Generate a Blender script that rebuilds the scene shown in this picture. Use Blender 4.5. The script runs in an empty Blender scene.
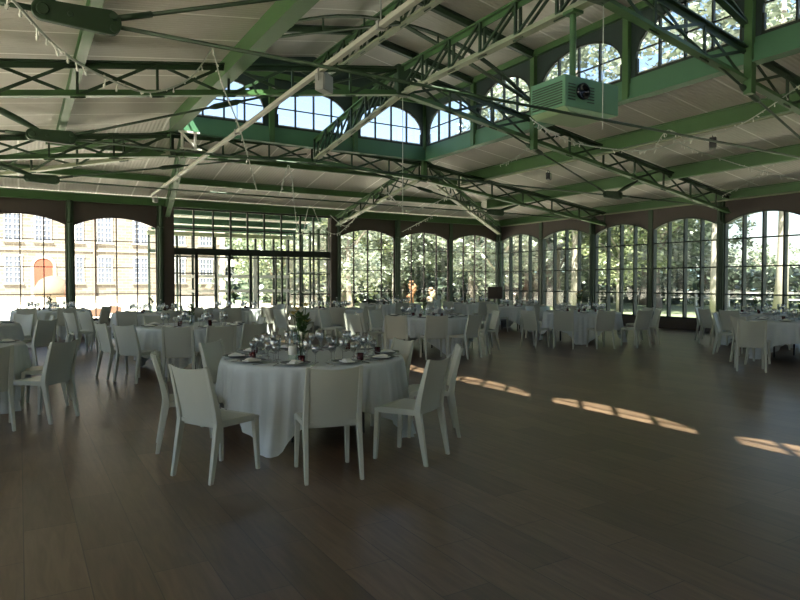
import bpy, bmesh, math, random
from mathutils import Vector, Matrix, noise
random.seed(7)
S = bpy.context.scene
COL = S.collection
PI = math.pi
sin, cos = math.sin, math.cos

# ------------------------------------------------------------------ helpers
class MB:
    def __init__(s): s.v = []; s.f = []
    def add(s, vs, fs):
        n = len(s.v); s.v += [tuple(v) for v in vs]; s.f += [tuple(i + n for i in f) for f in fs]; return s
    def box(s, c, d, rz=0.0):
        x, y, z = d[0] / 2, d[1] / 2, d[2] / 2
        R = Matrix.Rotation(rz, 3, 'Z'); c = Vector(c)
        vs = [c + R @ Vector(p) for p in ((-x,-y,-z),(x,-y,-z),(x,y,-z),(-x,y,-z),(-x,-y,z),(x,-y,z),(x,y,z),(-x,y,z))]
        return s.add(vs, [(0,3,2,1),(4,5,6,7),(0,1,5,4),(1,2,6,5),(2,3,7,6),(3,0,4,7)])
    def bar(s, p0, p1, w, h, up=(0,0,1), w1=None, h1=None):
        # rectangular bar, w across, h along 'up'
        p0, p1 = Vector(p0), Vector(p1); d = (p1 - p0).normalized(); u = Vector(up)
        a = d.cross(u)
        if a.length < 1e-4: a = d.cross(Vector((1,0,0)))
        a.normalize(); b = a.cross(d).normalized()
        w1 = w if w1 is None else w1; h1 = h if h1 is None else h1
        vs = []
        for p, ww, hh in ((p0, w, h), (p1, w1, h1)):
            for i, j in ((-1,-1),(1,-1),(1,1),(-1,1)): vs.append(p + a * (i * ww / 2) + b * (j * hh / 2))
        return s.add(vs, [(0,1,2,3),(7,6,5,4),(0,4,5,1),(1,5,6,2),(2,6,7,3),(3,7,4,0)])
    def ibeam(s, p0, p1, w, h, t=.02, up=(0,0,1)):
        p0, p1 = Vector(p0), Vector(p1); d = (p1 - p0).normalized(); u = Vector(up); a = d.cross(u).normalized(); b = a.cross(d).normalized()
        s.bar(p0 + b * (h/2 - t/2), p1 + b * (h/2 - t/2), w, t, up)
        s.bar(p0 - b * (h/2 - t/2), p1 - b * (h/2 - t/2), w, t, up)
        return s.bar(p0, p1, t, h - 2*t, up)
    def tube(s, pts, r, n=8, r1=None, caps=True):
        pts = [Vector(p) for p in pts]; m = len(pts); rs = r if isinstance(r, (list, tuple)) else [r] * m
        vs = []; ref = None
        for i, p in enumerate(pts):
            d = (pts[min(i+1, m-1)] - pts[max(i-1, 0)]).normalized()
            if ref is None: ref = Vector((0,0,1)) if abs(d.z) < .9 else Vector((1,0,0))
            a = d.cross(ref).normalized(); b = a.cross(d).normalized()
            for k in range(n):
                t = 2 * PI * k / n; vs.append(p + (a * cos(t) + b * sin(t)) * rs[i])
        fs = [(i*n+k, i*n+(k+1)%n, (i+1)*n+(k+1)%n, (i+1)*n+k) for i in range(m-1) for k in range(n)]
        if caps: fs += [tuple(range(n-1, -1, -1)), tuple((m-1)*n + k for k in range(n))]
        return s.add(vs, fs)
    def lathe(s, prof, n=16, c=(0,0,0)):
        vs = []; fs = []; m = len(prof)
        for r, z in prof:
            for k in range(n):
                t = 2*PI*k/n; vs.append((c[0]+r*cos(t), c[1]+r*sin(t), c[2]+z))
        fs = [(i*n+k, i*n+(k+1)%n, (i+1)*n+(k+1)%n, (i+1)*n+k) for i in range(m-1) for k in range(n)]
        if prof[0][0] > 1e-4: fs.append(tuple(range(n-1,-1,-1)))
        if prof[-1][0] > 1e-4: fs.append(tuple((m-1)*n+k for k in range(n)))
        return s.add(vs, fs)
    def prism(s, poly, axis, a0, a1):
        # poly: 2D points; axis 0/1/2 = extrusion axis
        def P(u, v, w): return ((w,u,v),(u,w,v),(u,v,w))[axis]
        n = len(poly)
        vs = [P(u, v, a0) for u, v in poly] + [P(u, v, a1) for u, v in poly]
        return s.add(vs, [tuple(range(n))[::-1], tuple(range(n, 2*n))] + [(i, (i+1)%n, n+(i+1)%n, n+i) for i in range(n)])
    def build(s, name, mat, parent=None, smooth=False, bevel=0, loc=None):
        me = bpy.data.meshes.new(name)
        off = Vector(parent.location) if parent is not None and parent.get('_w') else Vector((0,0,0))
        if loc is not None: off = Vector(loc)
        me.from_pydata([tuple(Vector(v) - off) for v in s.v], [], s.f); me.update()
        bm = bmesh.new(); bm.from_mesh(me); bmesh.ops.recalc_face_normals(bm, faces=bm.faces); bm.to_mesh(me); bm.free()
        if smooth:
            for p in me.polygons: p.use_smooth = True
        me.materials.append(mat)
        o = bpy.data.objects.new(name, me); COL.objects.link(o)
        if parent is not None: o.parent = parent
        if loc is not None: o.location = loc
        if bevel:
            b = o.modifiers.new('bev', 'BEVEL'); b.width = bevel; b.segments = 2; b.limit_method = 'ANGLE'
        return o

def tag(o, label=None, cat=None, group=None, kind=None):
    if label: o['label'] = label
    if cat: o['category'] = cat
    if group: o['group'] = group
    if kind: o['kind'] = kind
    return o
def empty(name, loc=(0,0,0), rz=0.0, world=False, **k):
    o = bpy.data.objects.new(name, None); COL.objects.link(o); o.location = loc; o.rotation_euler = (0,0,rz)
    o.empty_display_size = .1
    if world: o['_w'] = 1
    return tag(o, **k)
def struct(o): o['kind'] = 'structure'; return o
KIDS = {}
def copy_tree(o):
    c = o.copy(); COL.objects.link(c)
    for ch in KIDS.get(o.name, []):
        d = ch.copy(); COL.objects.link(d); d.parent = c
        for g in KIDS.get(ch.name, []):
            e = g.copy(); COL.objects.link(e); e.parent = d
    return c
def remember(o):
    KIDS[o.name] = [c for c in COL.objects if c.parent == o]
    for c in KIDS[o.name]: KIDS[c.name] = [g for g in COL.objects if g.parent == c]

# ------------------------------------------------------------------ materials
def lin(r, g, b):
    f = lambda c: (c/255/12.92) if c/255 <= .04045 else ((c/255+.055)/1.055)**2.4
    return (f(r), f(g), f(b), 1)
def mat(name, col, rough=.5, metal=0.0, var=.12, scale=6.0, spec=.5, bump=0.0, bscale=60):
    m = bpy.data.materials.new(name); m.use_nodes = True; N = m.node_tree.nodes; L = m.node_tree.links
    b = N['Principled BSDF']; b.inputs['Roughness'].default_value = rough; b.inputs['Metallic'].default_value = metal
    b.inputs['Specular IOR Level'].default_value = spec
    tc = N.new('ShaderNodeTexCoord'); no = N.new('ShaderNodeTexNoise'); no.inputs['Scale'].default_value = scale; no.inputs['Detail'].default_value = 4
    L.new(tc.outputs['Object'], no.inputs['Vector'])
    mx = N.new('ShaderNodeMix'); mx.data_type = 'RGBA'
    mx.inputs[6].default_value = tuple(c*(1-var) for c in col[:3]) + (1,)
    mx.inputs[7].default_value = tuple(min(1, c*(1+var)) for c in col[:3]) + (1,)
    L.new(no.outputs['Fac'], mx.inputs[0]); L.new(mx.outputs[2], b.inputs['Base Color'])
    if bump:
        n2 = N.new('ShaderNodeTexNoise'); n2.inputs['Scale'].default_value = bscale; L.new(tc.outputs['Object'], n2.inputs['Vector'])
        bp = N.new('ShaderNodeBump'); bp.inputs['Strength'].default_value = bump; bp.inputs['Distance'].default_value = .01
        L.new(n2.outputs['Fac'], bp.inputs['Height']); L.new(bp.outputs[0], b.inputs['Normal'])
    return m
def glass_mat(name, tint=(1,1,1), base=.03, edge=.5, rough=.02):
    m = bpy.data.materials.new(name); m.use_nodes = True; N = m.node_tree.nodes; L = m.node_tree.links
    N.remove(N['Principled BSDF']); out = N['Material Output']
    tr = N.new('ShaderNodeBsdfTransparent'); tr.inputs[0].default_value = (*tint, 1)
    gl = N.new('ShaderNodeBsdfGlossy'); gl.inputs['Roughness'].default_value = rough
    lw = N.new('ShaderNodeLayerWeight'); lw.inputs[0].default_value = .25
    mr = N.new('ShaderNodeMapRange'); mr.inputs[3].default_value = base; mr.inputs[4].default_value = edge
    L.new(lw.outputs['Facing'], mr.inputs[0]); mx = N.new('ShaderNodeMixShader')
    L.new(mr.outputs[0], mx.inputs[0]); L.new(tr.outputs[0], mx.inputs[1]); L.new(gl.outputs[0], mx.inputs[2]); L.new(mx.outputs[0], out.inputs[0])
    return m
M = {}
M['green'] = mat('green_paint', lin(74,110,66), .42, var=.15, scale=3)
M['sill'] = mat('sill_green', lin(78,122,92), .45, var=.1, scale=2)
M['greend'] = mat('dark_green_paint', lin(46,70,46), .45, var=.15, scale=4)
M['pale'] = mat('pale_trim_lit_flange', lin(146,154,126), .45, var=.1, scale=4)  # flanges are green paint; light from below is put into this paleness
M['pole'] = mat('galvanised_tube', lin(176,178,164), .4, var=.06)
M['brown'] = mat('brown_panel', lin(66,58,52), .6, var=.15, scale=3)
M['spandrel'] = mat('clerestory_panel', lin(42,62,58), .6, var=.15, scale=3)
M['mull'] = mat('mullion_paint', lin(34,46,36), .6, var=.1)
M['mullbrown'] = mat('mullion_brown', lin(56,44,40), .55, var=.1)
M['whitebar'] = mat('white_bar', lin(222,222,214), .4, var=.04)
M['chair'] = mat('chair_plastic', lin(188,192,180), .42, var=.03, scale=9)
M['cloth'] = mat('white_linen', lin(204,211,212), .85, var=.04, scale=12, bump=.15, bscale=220)
M['napkin'] = mat('napkin_linen', lin(232,232,226), .9, var=.05, scale=20)
M['plate'] = mat('white_china', lin(226,226,220), .15, var=.02)
M['rim'] = mat('shaded_plate_grey', lin(150,154,150), .2, var=.06)  # plate colour greyed to carry the shade on it
M['steel'] = mat('steel', lin(190,190,190), .25, 1.0, var=.05)
M['black'] = mat('black_metal', lin(26,26,28), .5, var=.2)
M['lens'] = mat('black_lens', lin(14,14,18), .08, var=.1)
M['redwax'] = mat('dark_red_wax', lin(64,18,22), .25, var=.2)
M['leafy'] = mat('table_leaf', lin(60,92,42), .6, var=.35, scale=30)
M['yellow'] = mat('yellow_petal', lin(172,156,84), .6, var=.2, scale=30)
M['redpetal'] = mat('dark_red_petal', lin(96,34,44), .6, var=.3, scale=30)
M['label'] = mat('paper_label', lin(236,236,228), .7, var=.03)
M['wire'] = mat('pale_wire', lin(196,200,190), .5, var=.05)
M['bulb'] = mat('tiny_bulb', lin(236,236,228), .2, var=.02)
M['boxgreen'] = mat('housing_green', lin(96,140,108), .4, var=.06, scale=3)
M['boxpale'] = mat('housing_underside', lin(150,180,140), .45, var=.06)
M['greybox'] = mat('grey_fitting', lin(150,154,150), .4, var=.1)
M['bark'] = mat('bark', lin(126,116,104), .9, var=.35, scale=5, bump=.6, bscale=8)
M['palebark'] = mat('pale_bark', lin(150,143,130), .85, var=.3, scale=3, bump=.4, bscale=6)
M['stoneslab'] = mat('pale_slab', lin(170,162,148), .9, var=.1, scale=2)
M['tan'] = mat('tan_stone', lin(104,76,60), .9, var=.15, scale=4)
M['creamdome'] = mat('cream_render', lin(112,100,84), .9, var=.1, scale=2)
M['peach'] = mat('peach_render', lin(112,80,64), .9, var=.1, scale=2)
M['carved'] = mat('orange_wood', lin(150,108,76), .8, var=.3, scale=3)
M['palewood'] = mat('pale_wood', lin(168,146,122), .8, var=.2, scale=3)
M['dooro'] = mat('orange_door', lin(128,72,52), .7, var=.12, scale=3)
M['slate'] = mat('slate_roof', lin(86,90,98), .7, var=.2, scale=4)
M['wframe'] = mat('white_window_frame', lin(190,190,186), .6, var=.03)
M['wpane'] = mat('dull_pane', lin(92,98,112), .4, var=.25, scale=1.2)
M['pipe'] = mat('tan_downpipe', lin(120,106,94), .7, var=.15)
M['fence'] = mat('fence_paint', lin(226,224,214), .7, var=.08)
M['pane'] = glass_mat('window_glass', (.97,.98,.97), .02, .3, .03)
M['crystal'] = glass_mat('drinking_glass', (.84,.87,.88), .3, 1.0, .15)
M['carafe'] = glass_mat('bottle_glass', (.86,.92,.9), .06, .7, .05)

def leaf_mat(name, a, b):
    m = bpy.data.materials.new(name); m.use_nodes = True; N = m.node_tree.nodes; L = m.node_tree.links
    N.remove(N['Principled BSDF']); out = N['Material Output']
    g = N.new('ShaderNodeNewGeometry'); rmp = N.new('ShaderNodeValToRGB'); L.new(g.outputs['Random Per Island'], rmp.inputs[0])
    rmp.color_ramp.elements[0].color = a; rmp.color_ramp.elements[1].color = b
    d = N.new('ShaderNodeBsdfDiffuse'); t = N.new('ShaderNodeBsdfTranslucent'); gl = N.new('ShaderNodeBsdfGlossy'); gl.inputs['Roughness'].default_value = .35
    gl.inputs[0].default_value = (.8,.85,.8,1)
    L.new(rmp.outputs[0], d.inputs[0]); L.new(rmp.outputs[0], t.inputs[0])
    mx = N.new('ShaderNodeMixShader'); mx.inputs[0].default_value = .3; L.new(d.outputs[0], mx.inputs[1]); L.new(t.outputs[0], mx.inputs[2])
    m2 = N.new('ShaderNodeMixShader'); m2.inputs[0].default_value = .12; L.new(mx.outputs[0], m2.inputs[1]); L.new(gl.outputs[0], m2.inputs[2])
    L.new(m2.outputs[0], out.inputs[0]); return m
M['leafA'] = leaf_mat('leaf_mid', lin(80,98,76), lin(158,168,138))
M['leafB'] = leaf_mat('leaf_grey', lin(90,104,88), lin(170,178,156))
M['leafC'] = leaf_mat('leaf_yellow', lin(100,116,78), lin(172,178,134))
M['leafD'] = leaf_mat('leaf_dark', lin(50,68,54), lin(110,124,102))

def floor_mat():
    m = bpy.data.materials.new('wood_look_tile'); m.use_nodes = True; N = m.node_tree.nodes; L = m.node_tree.links; b = N['Principled BSDF']
    tc = N.new('ShaderNodeTexCoord'); mp = N.new('ShaderNodeMapping'); mp.inputs['Rotation'].default_value = (0,0,PI/2); L.new(tc.outputs['Object'], mp.inputs[0])
    br = N.new('ShaderNodeTexBrick'); br.inputs['Scale'].default_value = 1; br.inputs['Mortar Size'].default_value = .003; br.inputs['Mortar Smooth'].default_value = .2
    br.inputs['Brick Width'].default_value = .98; br.inputs['Row Height'].default_value = .285; br.offset = .5; br.offset_frequency = 2; br.inputs['Bias'].default_value = 0
    br.inputs['Color1'].default_value = lin(93,76,60); br.inputs['Color2'].default_value = lin(120,99,80); br.inputs['Mortar'].default_value = lin(56,46,38)
    L.new(mp.outputs[0], br.inputs[0])
    m2 = N.new('ShaderNodeMapping'); m2.inputs['Scale'].default_value = (9, .9, 1); L.new(tc.outputs['Object'], m2.inputs[0])
    no = N.new('ShaderNodeTexNoise'); no.inputs['Scale'].default_value = 2.2; no.inputs['Detail'].default_value = 7; no.inputs['Distortion'].default_value = 1.2; L.new(m2.outputs[0], no.inputs[0])
    rp = N.new('ShaderNodeValToRGB'); rp.color_ramp.elements[0].position = .3; rp.color_ramp.elements[0].color = (.62,.6,.58,1); rp.color_ramp.elements[1].position = .7; rp.color_ramp.elements[1].color = (1.08,1.06,1.03,1)
    L.new(no.outputs['Fac'], rp.inputs[0])
    mu = N.new('ShaderNodeMix'); mu.data_type = 'RGBA'; mu.blend_type = 'MULTIPLY'; mu.inputs[0].default_value = 1
    L.new(br.outputs[0], mu.inputs[6]); L.new(rp.outputs[0], mu.inputs[7]); L.new(mu.outputs[2], b.inputs['Base Color'])
    n3 = N.new('ShaderNodeTexNoise'); n3.inputs['Scale'].default_value = 1.6; L.new(tc.outputs['Object'], n3.inputs[0])
    mr = N.new('ShaderNodeMapRange'); mr.inputs[3].default_value = .31; mr.inputs[4].default_value = .33; L.new(n3.outputs['Fac'], mr.inputs[0]); L.new(mr.outputs[0], b.inputs['Roughness'])
    bp = N.new('ShaderNodeBump'); bp.inputs['Strength'].default_value = .25; bp.inputs['Distance'].default_value = .004; bp.invert = True
    L.new(br.outputs['Fac'], bp.inputs['Height']); L.new(bp.outputs[0], b.inputs['Normal'])
    b.inputs['Specular IOR Level'].default_value = 1.0
    return m
M['floor'] = floor_mat()
def panel_mat(name, axis, col):
    m = bpy.data.materials.new(name); m.use_nodes = True; N = m.node_tree.nodes; L = m.node_tree.links; b = N['Principled BSDF']; b.inputs['Roughness'].default_value = .5
    tc = N.new('ShaderNodeTexCoord'); sp = N.new('ShaderNodeSeparateXYZ'); L.new(tc.outputs['Object'], sp.inputs[0])
    def math_(op, a, v=None, link=None):
        n = N.new('ShaderNodeMath'); n.operation = op; L.new(a, n.inputs[0])
        if v is not None: n.inputs[1].default_value = v
        return n.outputs[0]
    u = sp.outputs[axis]
    fr = math_('FRACT', math_('DIVIDE', u, 1.02)); seam = math_('LESS_THAN', fr, .045)
    rib = math_('SINE', math_('MULTIPLY', u, 2*PI/.085))
    no = N.new('ShaderNodeTexNoise'); no.inputs['Scale'].default_value = 1.4; no.inputs['Detail'].default_value = 5; L.new(tc.outputs['Object'], no.inputs[0])
    mx = N.new('ShaderNodeMix'); mx.data_type = 'RGBA'; mx.inputs[6].default_value = tuple(c*.78 for c in col[:3])+(1,); mx.inputs[7].default_value = col; L.new(no.outputs['Fac'], mx.inputs[0])
    m2 = N.new('ShaderNodeMix'); m2.data_type = 'RGBA'; m2.inputs[7].default_value = lin(248,246,238); L.new(seam, m2.inputs[0]); L.new(mx.outputs[2], m2.inputs[6]); L.new(m2.outputs[2], b.inputs['Base Color'])
    bp = N.new('ShaderNodeBump'); bp.inputs['Strength'].default_value = .5; bp.inputs['Distance'].default_value = .008; L.new(rib, bp.inputs['Height']); L.new(bp.outputs[0], b.inputs['Normal'])
    return m
M['panY'] = panel_mat('roof_panel_y', 1, lin(212,208,195)); M['panX'] = panel_mat('roof_panel_x', 0, lin(212,208,197))
def stone_mat():
    m = bpy.data.materials.new('coursed_stone'); m.use_nodes = True; N = m.node_tree.nodes; L = m.node_tree.links; b = N['Principled BSDF']; b.inputs['Roughness'].default_value = .9
    tc = N.new('ShaderNodeTexCoord'); mp = N.new('ShaderNodeMapping'); mp.inputs['Rotation'].default_value = (PI/2,0,0); L.new(tc.outputs['Object'], mp.inputs[0])
    br = N.new('ShaderNodeTexBrick'); br.inputs['Scale'].default_value = 1; br.inputs['Brick Width'].default_value = .62; br.inputs['Row Height'].default_value = .26; br.inputs['Mortar Size'].default_value = .03
    br.inputs['Color1'].default_value = lin(126,119,109); br.inputs['Color2'].default_value = lin(108,99,88); br.inputs['Mortar'].default_value = lin(134,127,117)
    L.new(mp.outputs[0], br.inputs[0]); L.new(br.outputs[0], b.inputs['Base Color']); return m
M['stone'] = stone_mat()
M['gravel'] = mat('pale_gravel', lin(224,216,198), .95, var=.1, scale=1.5)
M['grass'] = mat('lawn_grass', lin(112,122,90), .95, var=.25, scale=1.2)
M['hill'] = mat('distant_hill', lin(104,128,128), .95, var=.15, scale=.05)

# ------------------------------------------------------------------ layout numbers
XL, XR, YB, YF = -4.73, 18.13, 21.66, -10.2         # hall walls
LA, LB, LY, LF = 3.16, 10.24, 15.56, -4.2           # lantern
XC = 6.70
ZE, ZS = 4.25, 5.42                                 # roof underside at eave / at lantern sill
ARCH, SPR, EB0 = 3.57, 3.28, 3.98

# floor, ground
fl = MB().box(((XL+XR)/2, (YB+YF)/2, -.06), (XR-XL+.3, YB-YF+.3, .12)).build('floor', M['floor']); struct(fl)
gd = MB(); gd.box((20, 20, -.32), (260, 260, .2)); struct(gd.build('ground', M['gravel']))
lw = MB(); lw.box((52, 5, -.2), (60, 110, .1)); lw.box((35, 66, -.2), (34, 52, .1)); lw.box((24, 37.5, -.19), (12, 15, .1))
tag(lw.build('lawn', M['grass']), kind='structure')

# ------------------------------------------------------------------ roof panels
def slab(name, quad, m, t=.12):
    q = [Vector(p) for p in quad]; n = len(q)
    mb = MB(); mb.add(q + [p + Vector((0,0,t)) for p in q], [tuple(range(n)), tuple(range(2*n-1, n-1, -1))] + [(i, n+i, n+(i+1)%n, (i+1)%n) for i in range(n)])
    return struct(mb.build(name, m))
o = .45
slab('ceiling_left', [(XL-o,YB+o,ZE-.07),(LA,LY,ZS),(LA,LF,ZS),(XL-o,YF-o,ZE-.07)], M['panY'])
slab('ceiling_right', [(XR+o,YB+o,ZE-.07),(LB,LY,ZS),(LB,LF,ZS),(XR+o,YF-o,ZE-.07)], M['panY'])
slab('ceiling_back', [(XL-o,YB+o,ZE-.07),(XR+o,YB+o,ZE-.07),(LB,LY,ZS),(LA,LY,ZS)], M['panX'])
slab('ceiling_front', [(XL-o,YF-o,ZE-.07),(XR+o,YF-o,ZE-.07),(LB,LF,ZS),(LA,LF,ZS)], M['panX'])
ZL0, ZL1 = 6.78, 7.42
slab('ceiling_lantern', [(LA-.06,LY+.3,ZL0),(XC,LY+.3,ZL1),(XC,LF-.3,ZL1),(LA-.06,LF-.3,ZL0)], M['panY'])
slab('ceiling_lantern', [(LB+.06,LY+.3,ZL0),(XC,LY+.3,ZL1),(XC,LF-.3,ZL1),(LB+.06,LF-.3,ZL0)], M['panY'])

# ------------------------------------------------------------------ arched window bays
def arch_pts(a, b, z0, z1, n=14):
    # segmental / elliptical arch from (a,z0) over to (b,z0), rise to z1
    c, h = (a+b)/2, (b-a)/2; r = z1-z0
    return [(c - h*cos(PI*k/n), z0 + r*sin(PI*k/n)**(.9)) for k in range(n+1)]
def seg_pts(a, b, z0, z1, n=14):
    c, h, r = (a+b)/2, (b-a)/2, z1-z0; R = (h*h+r*r)/(2*r); zc = z1-R
    return [(c-h+2*h*k/n, zc + math.sqrt(max(0, R*R-(-h+2*h*k/n)**2))) for k in range(n+1)]
def spandrel(mb, a, b, pts, ztop, axis, w0, w1):
    # strips between arch and ztop
    n = len(pts)
    full = [(a, pts[0][1])] + pts + [(b, pts[-1][1])] if a < pts[0][0]-1e-5 else pts
    for i in range(len(full)-1):
        (u0, v0), (u1, v1) = full[i], full[i+1]
        if u1-u0 < 1e-5: continue
        mb.prism([(u0,v0),(u1,v1),(u1,ztop),(u0,ztop)], axis, w0, w1)
NWIN = [0]
def arch_z(pts, u):
    for (u0,v0),(u1,v1) in zip(pts, pts[1:]):
        if u0 <= u <= u1: return v0 + (v1-v0)*(u-u0)/max(1e-6, u1-u0)
    return pts[0][1]
def window(a, b, axis, w, z0, pts, ncol, rails, mw, md, fm, gm=None):
    """glazed arched window in plane (axis = normal axis) at w, from u=a..b"""
    NWIN[0] += 1
    P = lambda u, z, d=0: ((w+d, u, z) if axis == 0 else (u, w+d, z))
    r = struct(empty('window_%d' % NWIN[0], P((a+b)/2, z0), world=True))
    f = MB()
    up = (1,0,0) if axis == 0 else (0,1,0)
    for k in range(1, ncol):
        u = a + (b-a)*k/ncol; f.bar(P(u, z0), P(u, arch_z(pts, u)), mw, md, up=up)
    for z in rails: 
        us = [u for u in [a+(b-a)*i/60 for i in range(61)] if arch_z(pts, u) > z] if z > pts[0][1] else [a, b]
        f.bar(P(us[0], z), P(us[-1], z), mw*.8, md*.5, up=up)
    for (u0,v0),(u1,v1) in zip(pts, pts[1:]): f.bar(P(u0,v0-.015), P(u1,v1-.015), md*.7, .04) if False else f.prism([(u0,v0-.045),(u1,v1-.045),(u1,v1),(u0,v0)], axis, w-md/2, w+md/2)
    f.bar(P(a, z0+.02), P(b, z0+.02), .05, md, up=up)
    f.bar(P(a+.02, z0), P(a+.02, pts[0][1]), .045, md, up=up); f.bar(P(b-.02, z0), P(b-.02, pts[-1][1]), .045, md, up=up)
    struct(f.build('window_frame', fm, r))
    g = MB(); g.prism([(a, z0), (b, z0)] + pts[::-1], axis, w-.004, w+.004)
    struct(g.build('window_pane', gm or M['pane'], r))
    return r
RAILS = [1.156, 1.974, 2.796]
def wall(name, axis, w, posts, majors, skip=(), thick=.12, zlow=.36, mull=.032, md=.07, fm='mull'):
    sp = MB(); dd = MB()
    for a, b in zip(posts, posts[1:]):
        if (a, b) in skip: continue
        pts = seg_pts(a+.09, b-.09, SPR, ARCH)
        spandrel(sp, a, b, pts, EB0+.02, axis, w-thick/2, w+thick/2)
        dd.prism([(a,0),(b,0),(b,zlow),(a,zlow)], axis, w-thick/2, w+thick/2)
        window(a+.09, b-.09, axis, w, zlow, pts, 4, RAILS, mull, md, M[fm])
    struct(sp.build('wall_'+name, M['brown']))
    struct(dd.build('baseboard_'+name, M['brown']))
def postcol(axis, w, u, major, inward):
    P = lambda u, d: ((w+d, u) if axis == 0 else (u, w+d))
    mb = MB(); x, y = P(u, 0)
    if major:
        s = .2
        c = P(u, inward*.06)
        mb.box((c[0], c[1], (EB0+.02)/2), (s if axis else .18, .18 if axis else s, EB0-.02))
        c2 = P(u, inward*.17); 
        mb.tube([(c2[0], c2[1], .0), (c2[0], c2[1], EB0)], .065, 12)
        mb.box((c2[0], c2[1], .06), (.2,.2,.12)); mb.box((c2[0], c2[1], 3.3), (.17,.17,.05))
    else:
        c = P(u, inward*.03)
        mb.box((c[0], c[1], SPR/2), (.13 if axis else .12, .12 if axis else .13, SPR))
        mb.box((c[0], c[1], (SPR+EB0)/2), (.16 if axis else .14, .14 if axis else .16, EB0-SPR-.02))
    return struct(mb.build('column', M['greend']))
BP = [-3.87, -1.27, 1.33, 3.93]; BP2 = [10.26, 12.86, 15.46, 18.05]
wall('back', 1, YB, [XL+.1, -3.87, -1.27, 1.33, 3.93, 10.26, 12.86, 15.46, 18.05], (), skip=((3.93,10.26),(XL+.1,-3.87)), mull=.03, fm='mullbrown')
RP = [21.6, 19.01, 16.3, 13.82, 11.34, 8.85, 6.3, 3.7, 1.1, -1.5, -4.1, -6.7, -9.3][::-1]
wall('right', 0, XR, RP, (), mull=.05, md=.16)
wall('left', 0, XL, RP, (), mull=.05, md=.12)
FP = [-3.87, -1.27, 1.33, 3.93, 6.7, 9.47, 12.07, 14.67, 17.27]
struct(MB().box(((XL+XR)/2,YF,2.05),(XR-XL,.12,4.1)).build('wall_front', M['brown']))
for i, u in enumerate([1.33, 3.93, 10.26, 12.86, 15.46, 18.02]): postcol(1, YB, u, i != 4, -1)
for i, u in enumerate(RP): postcol(0, XR, u, (len(RP)-1-i) % 2 == 0, -1); 
for i, u in enumerate(RP[:-1]): postcol(0, XL, u, i % 2 == 0, 1)
for u in [-3.87, -1.27]: postcol(1, YB, u, u < -2, -1)
for i, u in enumerate(FP): postcol(1, YF, u, i % 2 == 1, 1)
# eave beams
for nm, p0, p1 in (('back',(XL,YB-.08,4.1),(XR,YB-.08,4.1)),('right',(XR-.08,YF,4.1),(XR-.08,YB,4.1)),('left',(XL+.08,YF,4.1),(XL+.08,YB,4.1)),('front',(XL,YF+.08,4.1),(XR,YF+.08,4.1))):
    struct(MB().ibeam(p0, p1, .2, .26, .03).build('beam', M['green']))

# ------------------------------------------------------------------ entrance screen and porch
EX0, EX1 = 4.34, 9.97
jb = MB(); jb.box((4.16, YB, 2), (.36, .3, 4)); jb.box((10.1, YB, 2), (.3, .3, 4)); struct(jb.build('trim_1', M['brown']))
NWIN[0] += 1
er = struct(empty('window_%d' % NWIN[0], (7.15, YB, 0), world=True))
f = MB(); ups = [EX0, 5.0, 5.64, 6.24, 6.83, 7.43, 8.06, 8.78, 9.3, EX1]
for x in ups: f.box((x, YB, 3.27), (.05,.09,1.4))
for x, w in ((EX0,.06),(4.55,.04),(5.08,.1),(5.72,.06),(6.18,.09),(6.93,.09),(7.2,.05),(7.85,.05),(8.08,.06),(8.78,.06),(9.3,.05),(EX1,.06)): f.box((x, YB, 1.27), (w,.09,2.54))
for z, h in ((3.95,.08),(3.3,.045),(2.54,.22),(.06,.12)): f.box(((EX0+EX1)/2, YB, z), (EX1-EX0, .09, h))
f.box(((EX0+EX1)/2, YB, 2.36), (EX1-EX0, .07, .04))
for z in (1.82, 1.08): f.box((5.0, YB, z), (1.4,.07,.04)); f.box((9.2, YB, z), (1.6,.07,.04))
struct(f.build('window_frame', M['mull'], er))
g = MB(); g.box(((EX0+EX1)/2, YB, 2.0), (EX1-EX0, .008, 3.9)); struct(g.build('window_pane', M['pane'], er))
# porch beyond
PY = 26.2
slab('ceiling_porch', [(EX0-.2,YB+.15,4.25),(EX1+.3,YB+.15,4.25),(EX1+.3,PY+.4,3.72),(EX0-.2,PY+.4,3.72)], M['panX'])
for y, z in ((22.9, 3.98),(24.3, 3.8),(25.6, 3.64)): struct(MB().ibeam((EX0,y,z),(EX1+.2,y,z),.14,.22,.03).build('beam', M['sill']))
struct(MB().box(((EX0+EX1)/2+.1, PY, 3.45), (EX1-EX0+.4,.14,.16)).build('trim_2', M['pale']))
NWIN[0] += 1
pr = struct(empty('door_1', (7.15, PY, 0), world=True))
f = MB()
for x in (EX0,5.4,6.0,6.9,8.6,9.4,EX1+.1): f.box((x, PY, 1.7), (.08,.08,3.4))
for z in (2.75,): f.box(((EX0+EX1)/2, PY, z), (EX1-EX0,.08,.12))
struct(f.build('door_frame', M['mull'], pr))
f = MB()
for x in (6.95, 8.55): f.box((x, PY-.05, 1.35), (.14,.05,2.7))
for z in (1.76, 1.16): f.box((7.75, PY-.06, z), (4.6,.05,.12))
struct(f.build('door_bar', M['whitebar'], pr))
g = MB(); g.box(((EX0+EX1)/2, PY, 1.72), (EX1-EX0,.008,3.4)); struct(g.build('door_pane', M['pane'], pr))
NWIN[0] += 1
sr = struct(empty('window_%d' % NWIN[0], (EX1+.1, 24, 0), world=True))
f = MB()
for k in range(6): f.box((EX1+.1, YB+.45+k*.85, 1.8), (.07,.12,3.6))
for z in (1.1,1.9,2.75): f.box((EX1+.1, 24, z), (.05, 4.4, .05))
struct(f.build('window_frame', M['greend'], sr))
g = MB(); g.box((EX1+.1, 24, 1.8), (.008,4.4,3.5)); struct(g.build('window_pane', M['pane'], sr))

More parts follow.
